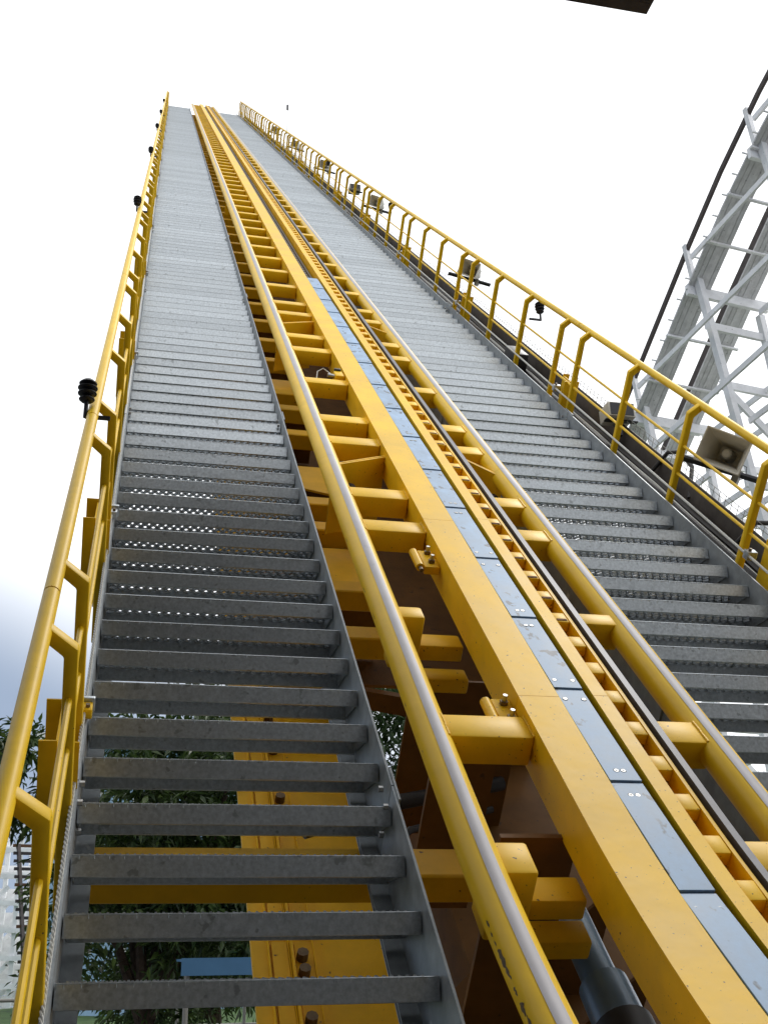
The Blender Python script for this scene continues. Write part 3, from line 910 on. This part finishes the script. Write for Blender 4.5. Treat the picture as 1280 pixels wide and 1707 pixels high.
def horn(v, u, w, yaw, size, label):
    """horn loudspeaker: flared square bell, throat, driver, bracket arm"""
    b = T(v, u, w)
    t = Thing("horn_loudspeaker", label, "loudspeaker", b, "horn loudspeakers on the right handrail")
    rot = Matrix.Rotation(yaw, 4, 'Z') @ Matrix.Rotation(math.radians(14), 4, 'X') @ Matrix.Rotation(math.radians(34), 4, 'Y')
    def xf(mb):
        mb.v = [tuple(b + (rot @ (Vector(q) * size))) for q in mb.v]
        return mb
    # bell: outer shell and inner flare; mouth towards local -Y
    secs = [(-0.20, 0.215, 0.165), (-0.17, 0.205, 0.157), (-0.05, 0.165, 0.125), (0.06, 0.135, 0.10), (0.16, 0.12, 0.09)]
    mb = MB()
    vs = []
    for (y, hx, hz) in secs:
        vs += [(-hx, y, -hz), (hx, y, -hz), (hx, y, hz), (-hx, y, hz)]
    ins = [(-0.20, 0.200, 0.150), (-0.16, 0.185, 0.137), (-0.05, 0.145, 0.105), (0.06, 0.118, 0.083), (0.14, 0.10, 0.07)]
    for (y, hx, hz) in ins:
        vs += [(-hx, y, -hz), (hx, y, -hz), (hx, y, hz), (-hx, y, hz)]
    fs = []
    for i in range(4):
        for k in range(4):
            k2 = (k + 1) % 4
            fs.append((i * 4 + k, i * 4 + k2, (i + 1) * 4 + k2, (i + 1) * 4 + k))
            o = 20
            fs.append((o + i * 4 + k2, o + i * 4 + k, o + (i + 1) * 4 + k, o + (i + 1) * 4 + k2))
    for k in range(4):
        k2 = (k + 1) % 4
        fs.append((k2, k, 20 + k, 20 + k2))
    fs.append((16, 17, 18, 19)); fs.append((39, 38, 37, 36))
    mb.add(vs, fs)
    t.part("bell", xf(mb), BEIGE, at=b, bevel=0.006 * size)
    t.part("throat", xf(MB().tube([(0, 0.139, 0), (0, -0.03, 0)], [0.062, 0.05], 20)), GREYBOX, at=b, smooth=True)
    t.part("throat_cap", xf(MB().tube([(0, -0.031, 0), (0, -0.045, 0)], [0.040, 0.030], 20)), BEIGE, at=b, smooth=True)
    t.part("driver", xf(MB().tube([(0, 0.161, 0), (0, 0.20, 0), (0, 0.30, 0), (0, 0.34, 0)], [0.06, 0.075, 0.075, 0.045], 20)), BEIGE, at=b, smooth=True)
    t.part("bracket_arm", MB().bar(T(3.29, u + 0.04, w - 0.06), b + Vector((0.24, 0.08, -0.17 * size - 0.01)), 0.045, 0.018), LANTERN, at=b)
    t.part("bracket_foot", xf(MB().box(0.10, 0.16, 0.10, 0.2, -0.22, -0.09)), GREYBOX, at=b)
    t.part("lead", xf(MB().tube([(0.0, 0.33, 0.0), (0.14, 0.34, -0.02), (0.18, 0.3, -0.12), (0.1, 0.22, -0.2)], 0.004, 6)), CABLE, at=b, smooth=True)
HS = [(6.25, "nearest of the beige horn loudspeakers, its open square mouth facing down the stairs"),
      (12.9, "second nearest of the beige horn loudspeakers outside the right handrail"),
      (19.6, "third nearest of the beige horn loudspeakers outside the right handrail"),
      (26.9, "fourth nearest of the beige horn loudspeakers outside the right handrail"),
      (33.7, "fifth nearest of the beige horn loudspeakers outside the right handrail"),
      (41.0, "sixth nearest of the beige horn loudspeakers outside the right handrail")]
for k, (u, lb) in enumerate(HS):
    horn(3.56, u, -1.83, math.radians(-40 if k == 0 else -38), 0.70 if k == 0 else 0.58, lb)

def floodlight(v, u, w, label):
    b = T(v, u, w)
    t = Thing("floodlight", label, "floodlight", b, "floodlights over the cable tray")
    t.part("housing", MB().box(b.x - 0.10, b.x + 0.12, b.y - 0.07, b.y + 0.11, b.z - 0.06, b.z + 0.06), BEIGE, at=b, bevel=0.004)
    t.part("lens", MB().box(b.x - 0.085, b.x + 0.105, b.y - 0.075, b.y - 0.0702, b.z - 0.05, b.z + 0.05), LANTERN, at=b)
    t.part("yoke", MB().box(b.x - 0.11, b.x + 0.16, b.y - 0.02, b.y + 0.02, b.z - 0.075, b.z - 0.065), LANTERN, at=b)
    t.part("stand", MB().box(b.x - 0.02, b.x + 0.02, b.y - 0.02, b.y + 0.02, b.z - 0.20, b.z - 0.076), LANTERN, at=b)
floodlight(3.55, 8.0, -2.09, "grey box floodlight over the cable tray beside the nearest paired posts")
floodlight(3.55, 22.3, -1.86, "small grey box floodlight higher up, between two distant posts")
pole = Thing("mast", "thin mast with a small lamp standing above the right handrail", "mast", T(3.4, 34.6, -2.2))
b = T(3.4, 34.6, -2.2)
pole.part("pole", MB().tube([b, b + Vector((0, 0, 1.75))], 0.010, 8), GREYBOX, at=b)
pole.part("lamp", MB().tube([b + Vector((0, 0, 1.75)), b + Vector((0, 0, 1.92))], 0.032, 10), LANTERN, at=b)

# ================================================================== WHITE WOODEN COASTER ON THE RIGHT
P0 = Vector((12.13, 20.0, 15.32 + EYE))
ET = Vector((0.141, -0.99, 0)).normalized()
EC = Vector((0.99, 0.141, 0)).normalized()
def wc(s, c, dz=0.0):
    z = 0.75 * s - (0.035 * s * s if s > 0 else 0.0)
    if s < -7: z = 0.75 * -7 + (0.75 * (s + 7)) * 0.85
    return P0 + ET * s + EC * c + Vector((0, 0, z + dz))
wood = Thing("wooden_coaster", "white wooden roller coaster track on timber bents behind the right handrail", "roller coaster", (P0.x, P0.y, 0))
SS = [-16 + 1.6 * k for k in range(16)]
for c0 in (0.0, 1.27):
    for k in range(5):
        mb = MB()
        for a, bb in zip(SS[:-1], SS[1:]):
            c = c0 + 0.125 * k
            j = 0.008 * ((k * 7) % 3)
            mb.bar(wc(a, c + 0.06, -j), wc(bb + 0.0, c + 0.06, -j), 0.116, 0.05)
        wood.part("track_board", mb, GREY_WOOD)
    # stack of darker laminations on top of the boards
    mb = MB()
    for a, bb in zip(SS[:-1], SS[1:]):
        mb.bar(wc(a, c0 + (0.18 if c0 else 0.42), 0.17), wc(bb, c0 + (0.18 if c0 else 0.42), 0.17), 0.30, 0.26)
    wood.part("track_stack", mb, BROWN if c0 else GREY_WOOD)
# dark handrail line on the near side
mb = MB()
for a, bb in zip(SS[:-1], SS[1:]):
    mb.bar(wc(a, 0.14, 1.05), wc(bb, 0.14, 1.05), 0.07, 0.12)
wood.part("walkway_rail", mb, BROWN)
s = -15.2
while s < 8:
    wood.part("tie", MB().bar(wc(s, -0.05, -0.07), wc(s, 2.0, -0.07), 0.07, 0.05), WHITE_WOOD)
    s += 0.95
pg = MB()
s = -15
while s < 8:
    pg.bar(wc(s, -0.12, 0.04), wc(s, 0.1, 0.04), 0.03, 0.03); s += 0.42
wood.part("tie_end", pg, WHITE_WOOD, kind="stuff")
BENTS = [-13.5, -10.8, -8.1, -5.4, -2.7, 0.0, 2.75, 5.5]
for i, s in enumerate(BENTS):
    wood.part("ledger", MB().bar(wc(s, -0.03, -0.10), wc(s, 2.25, -0.12), 0.10, 0.27), WHITE_WOOD)
    # handrail stanchion continues as the raked outer post
    top = wc(s, 0.12, 1.2)
    mid = wc(s, 0.25, -0.2)
    dirn = Vector((0.10, -0.02, -1.0)).normalized()
    foot = mid + dirn * (mid.z / -dirn.z)
    wood.part("stanchion", MB().bar(top, mid, 0.12, 0.11, EC), WHITE_WOOD)
    wood.part("post", MB().bar(mid + Vector((-0.04, 0, 0.4)) + ET * 0.16, foot, 0.165, 0.15, EC), WHITE_WOOD)
    for c in (2.0, 4.4):
        t_ = wc(s, c, -0.4 if c < 3 else -2.4)
        d2 = Vector((0.05 if c < 3 else 0.13, 0, -1.0)).normalized()
        wood.part("post", MB().bar(t_, t_ + d2 * (t_.z / -d2.z), 0.16, 0.15, EC), WHITE_WOOD)
    for dz in (-1.0, -2.55, -5.0, -7.6, -10.4):
        q = wc(s, 0, dz)
        if q.z > 0.5:
            wood.part("girt", MB().bar(wc(s, 0.25 - 0.1 * dz, dz), wc(s, 4.8, dz - 0.05), 0.08, 0.19), WHITE_WOOD)
    wood.part("brace", MB().bar(wc(s, 0.6, -2.6), wc(s, 4.2, -6.2), 0.07, 0.18), WHITE_WOOD)
    wood.part("brace", MB().bar(wc(s, 4.4, -2.7), wc(s, 1.0, -7.2), 0.07, 0.18), WHITE_WOOD)
    # long rails that run level from each bent towards the next ones
    for c, dz, ln, rise in ((0.02, 0.62, 7.6, 0.07), (1.75, -0.55, 6.0, 0.02), (2.1, -1.1, 5.5, 0.0), (0.9, -3.6, 5.6, 0.02), (2.6, -4.6, 5.6, 0.05)):
        p1 = wc(s, c, dz) - EC * 0.02 + ET * 0.3
        p2 = p1 + ET * ln + Vector((0, 0, rise * ln))
        wood.part("girt", MB().bar(p1, p2, 0.06, 0.13), WHITE_WOOD)

# ------------------------------------------------------------------ white lattice and brown track low on the left, far away
LY = 46.0
lat = Thing("wooden_coaster", "distant white lattice wooden coaster with a brown track at lower left", "roller coaster", (-6, LY, 0))
for layer in range(6):
    y = LY + layer * 1.3
    ofs = layer * 0.37
    x = -13 + ofs
    while x < -2.2:
        z1 = min(8.2, 8.5 + 0.06 * (x + 8))
        lat.part("post", MB().bar((x, y, 0), (x - 0.15, y, z1), 0.16, 0.16), WHITE_WOOD)
        x += 0.95
    z = 0.6 + 0.2 * layer
    while z < 8.0:
        lat.part("girt", MB().bar((-13, y - 0.13, z + 0.25), (-2.0 - 0.1 * z, y - 0.13, z), 0.07, 0.17), WHITE_WOOD)
        z += 0.95
    x = -13 + ofs
    k = 0
    while x < -4.2:
        lat.part("diagonal", MB().bar((x, y + 0.13, 0.3 + (k % 2) * 2.4), (x + 2.8, y + 0.13, 3.6 + (k % 2) * 2.4), 0.06, 0.15), WHITE_WOOD)
        x += 1.25; k += 1
# brown track running down across the lattice
ta = Vector((-3.25, LY - 2.0, 7.2)); tb = Vector((-2.15, LY - 5.5, 1.2))
tdir = (tb - ta)
side = Vector((1, 0.2, 0)).normalized()
for c in (-0.33, 0.33):
    lat.part("track_rail", MB().bar(ta + side * c, tb + side * c, 0.10, 0.22), GREY_WOOD if c > 0 else BROWN)
for k in range(22):
    p = ta + tdir * (k / 21.0)
    lat.part("tie", MB().bar(p - side * 0.52, p + side * 0.40, 0.10, 0.10), RUST if k % 5 == 0 else BROWN)
lat.part("walkway_rail", MB().bar(ta + side * 0.75 + Vector((0, 0, 0.3)), tb + side * 0.75 + Vector((0, 0, 0.3)), 0.08, 0.10), GREY_WOOD)

# ================================================================== TREES
def tree(label, base, crown_c, rad, nleaf, leaf_len, mat, seed, nclump=46, trunk_r=0.13):
    rnd = random.Random(seed)
    t = Thing("tree", label, "tree", base, "trees below the lift")
    base = Vector(base); cc = Vector(crown_c)
    fork = base + (cc - base) * 0.42
    fork.z = base.z + (cc.z - rad[2] - base.z) * 0.9 + 0.3
    t.part("trunk", MB().tube([base, base + (fork - base) * 0.5 + Vector((0.06, 0, 0)), fork], [trunk_r * 1.3, trunk_r, trunk_r * 0.8], 12), BARK, at=base, smooth=True)
    clumps = []
    for i in range(nclump):
        while True:
            p = Vector((rnd.uniform(-1, 1), rnd.uniform(-1, 1), rnd.uniform(-1, 1)))
            if 0.25 < p.length < 1: break
        p = p * (0.75 + 0.3 * rnd.random())
        clumps.append(cc + Vector((p.x * rad[0], p.y * rad[1], p.z * rad[2])))
    for k in range(7):
        e = clumps[k * 5 % nclump]
        midp = fork.lerp(e, 0.5) + Vector((rnd.uniform(-.15, .15), rnd.uniform(-.15, .15), 0.15))
        t.part("limb", MB().tube([fork, midp, e], [trunk_r * 0.6, trunk_r * 0.35, trunk_r * 0.12], 7), BARK, at=fork, smooth=True)
    vs = []; fs = []
    per = nleaf // nclump
    for c in clumps:
        cr_ = rnd.uniform(0.32, 0.55) * (sum(rad) / 3) / 1.5
        # twigs fan out of the clump, leaves sit along each
        ntw = max(4, per // 9)
        for q in range(ntw):
            d = Vector((rnd.gauss(0, 1), rnd.gauss(0, 1), rnd.gauss(0.15, 0.8))).normalized()
            st_ = c + d * cr_ * 0.15
            ln = cr_ * rnd.uniform(0.7, 1.35)
            for j in range(9):
                f = (j + 1) / 9
                p = st_ + d * ln * f + Vector((0, 0, -0.18 * ln * f * f))
                ld = (d * 0.7 + Vector((rnd.gauss(0, .6), rnd.gauss(0, .6), rnd.gauss(-0.35, .45)))).normalized()
                L_ = leaf_len * rnd.uniform(0.65, 1.2)
                sd = ld.cross(Vector((rnd.gauss(0, .5), rnd.gauss(0, .5), 1))).normalized() * L_ * 0.17
                up = sd.cross(ld).normalized() * L_ * 0.06
                o = len(vs)
                mid = p + ld * L_ * 0.42
                vs += [p, mid + sd + up, p + ld * L_ - up * 1.5, mid - sd + up]
                fs += [(o, o + 1, o + 2), (o, o + 2, o + 3)]
    mb = MB(); mb.v = [tuple(v) for v in vs]; mb.f = fs
    mb.shift(cc)
    me = bpy.data.meshes.new("crown")
    me.from_pydata(mb.v, [], mb.f)
    me.materials.append(mat)
    o = t.use("crown", me, cc)
    o['kind'] = 'stuff'
    return t

tree("dark leafy tree behind the left stairs, its top just above the left handrail", (0.1, 13.2, 0), (0.75, 13.2, 3.55), (1.45, 1.5, 2.2), 23000, 0.15, LEAF, 3, 60)
tree("tree at the left edge of the photo behind the left handrail", (-2.5, 13.6, 0), (-1.75, 13.6, 4.1), (1.2, 1.2, 0.75), 8000, 0.15, LEAF, 11, 36)
tree("dark green tree seen in the gap between left stairs and left rail", (3.4, 16.5, 0), (3.5, 16.0, 4.3), (2.5, 1.9, 2.9), 18000, 0.16, LEAF2, 21, 60)
tree("bushy tree farther back behind the stairs, against the pale blue building", (2.2, 22.5, 0), (1.6, 22.5, 3.2), (2.6, 1.8, 2.0), 12000, 0.2, LEAF, 33, 50)

# ------------------------------------------------------------------ things beyond the trees
bl = Thing("building", "pale blue building showing in flecks through the trees", "building", (0.5, 38, 0))
bl.part("wall", MB().box(-2.4, 5.2, 36, 40, 0, 9.2), PALEBLUE)
bl.part("roof", MB().box(-2.7, 5.5, 35.6, 40.4, 9.201, 9.5), WHITE)
for i in range(4):
    for j in range(2):
        x = -1.6 + 1.9 * i; z = 3.2 + 3.1 * j
        wn = bl.part("window", MB().box(x, x + 1.0, 35.93, 36.0, z, z + 1.5), WHITE)
        bl.part("pane", MB().box(x + 0.08, x + 0.92, 35.915, 35.929, z + 0.08, z + 1.42), RAM, parent=wn)
aw = Thing("awning", "blue awning low under the trees left of the yellow girder", "awning", (1.0, 11.3, 0))
AY = 11.2
aw.part("canopy", MB().prism([(AY, 2.085), (AY, 2.105), (AY + 0.9, 2.14), (AY + 0.9, 2.12)], 0, 0.62, 1.75), AWNING)
aw.part("valance", MB().box(0.62, 1.75, AY - 0.02, AY - 0.002, 1.965, 2.115), AWNING)
for x in (0.68, 1.70):
    aw.part("pole", MB().tube([(x, AY + 0.1, 0), (x, AY + 0.1, 2.1)], 0.025, 8), GREYBOX)
fn = Thing("fence", "low metal railing in front of the lawn under the trees", "fence", (1.5, 18.6, 0))
for z in (1.45, 1.85):
    fn.part("rail", MB().tube([(-4, 18.6, z), (6, 18.6, z)], 0.025, 8), GREYBOX)
for k in range(11):
    fn.part("post", MB().tube([(-4 + k, 18.6, 0), (-4 + k, 18.6, 1.9)], 0.025, 8), GREYBOX)
sg = Thing("sign", "small yellow and violet board low beside the girder under the track", "sign", (3.75, 12.9, 0))
sg.part("board", MB().box(3.62, 3.95, 12.9, 12.93, 1.45, 1.80), YEL_POST)
sg.part("band", MB().box(3.62, 3.95, 12.885, 12.899, 1.58, 1.66), PURPLE)
sg.part("leg", MB().box(3.76, 3.81, 12.9, 12.93, 0, 1.449), GREYBOX)
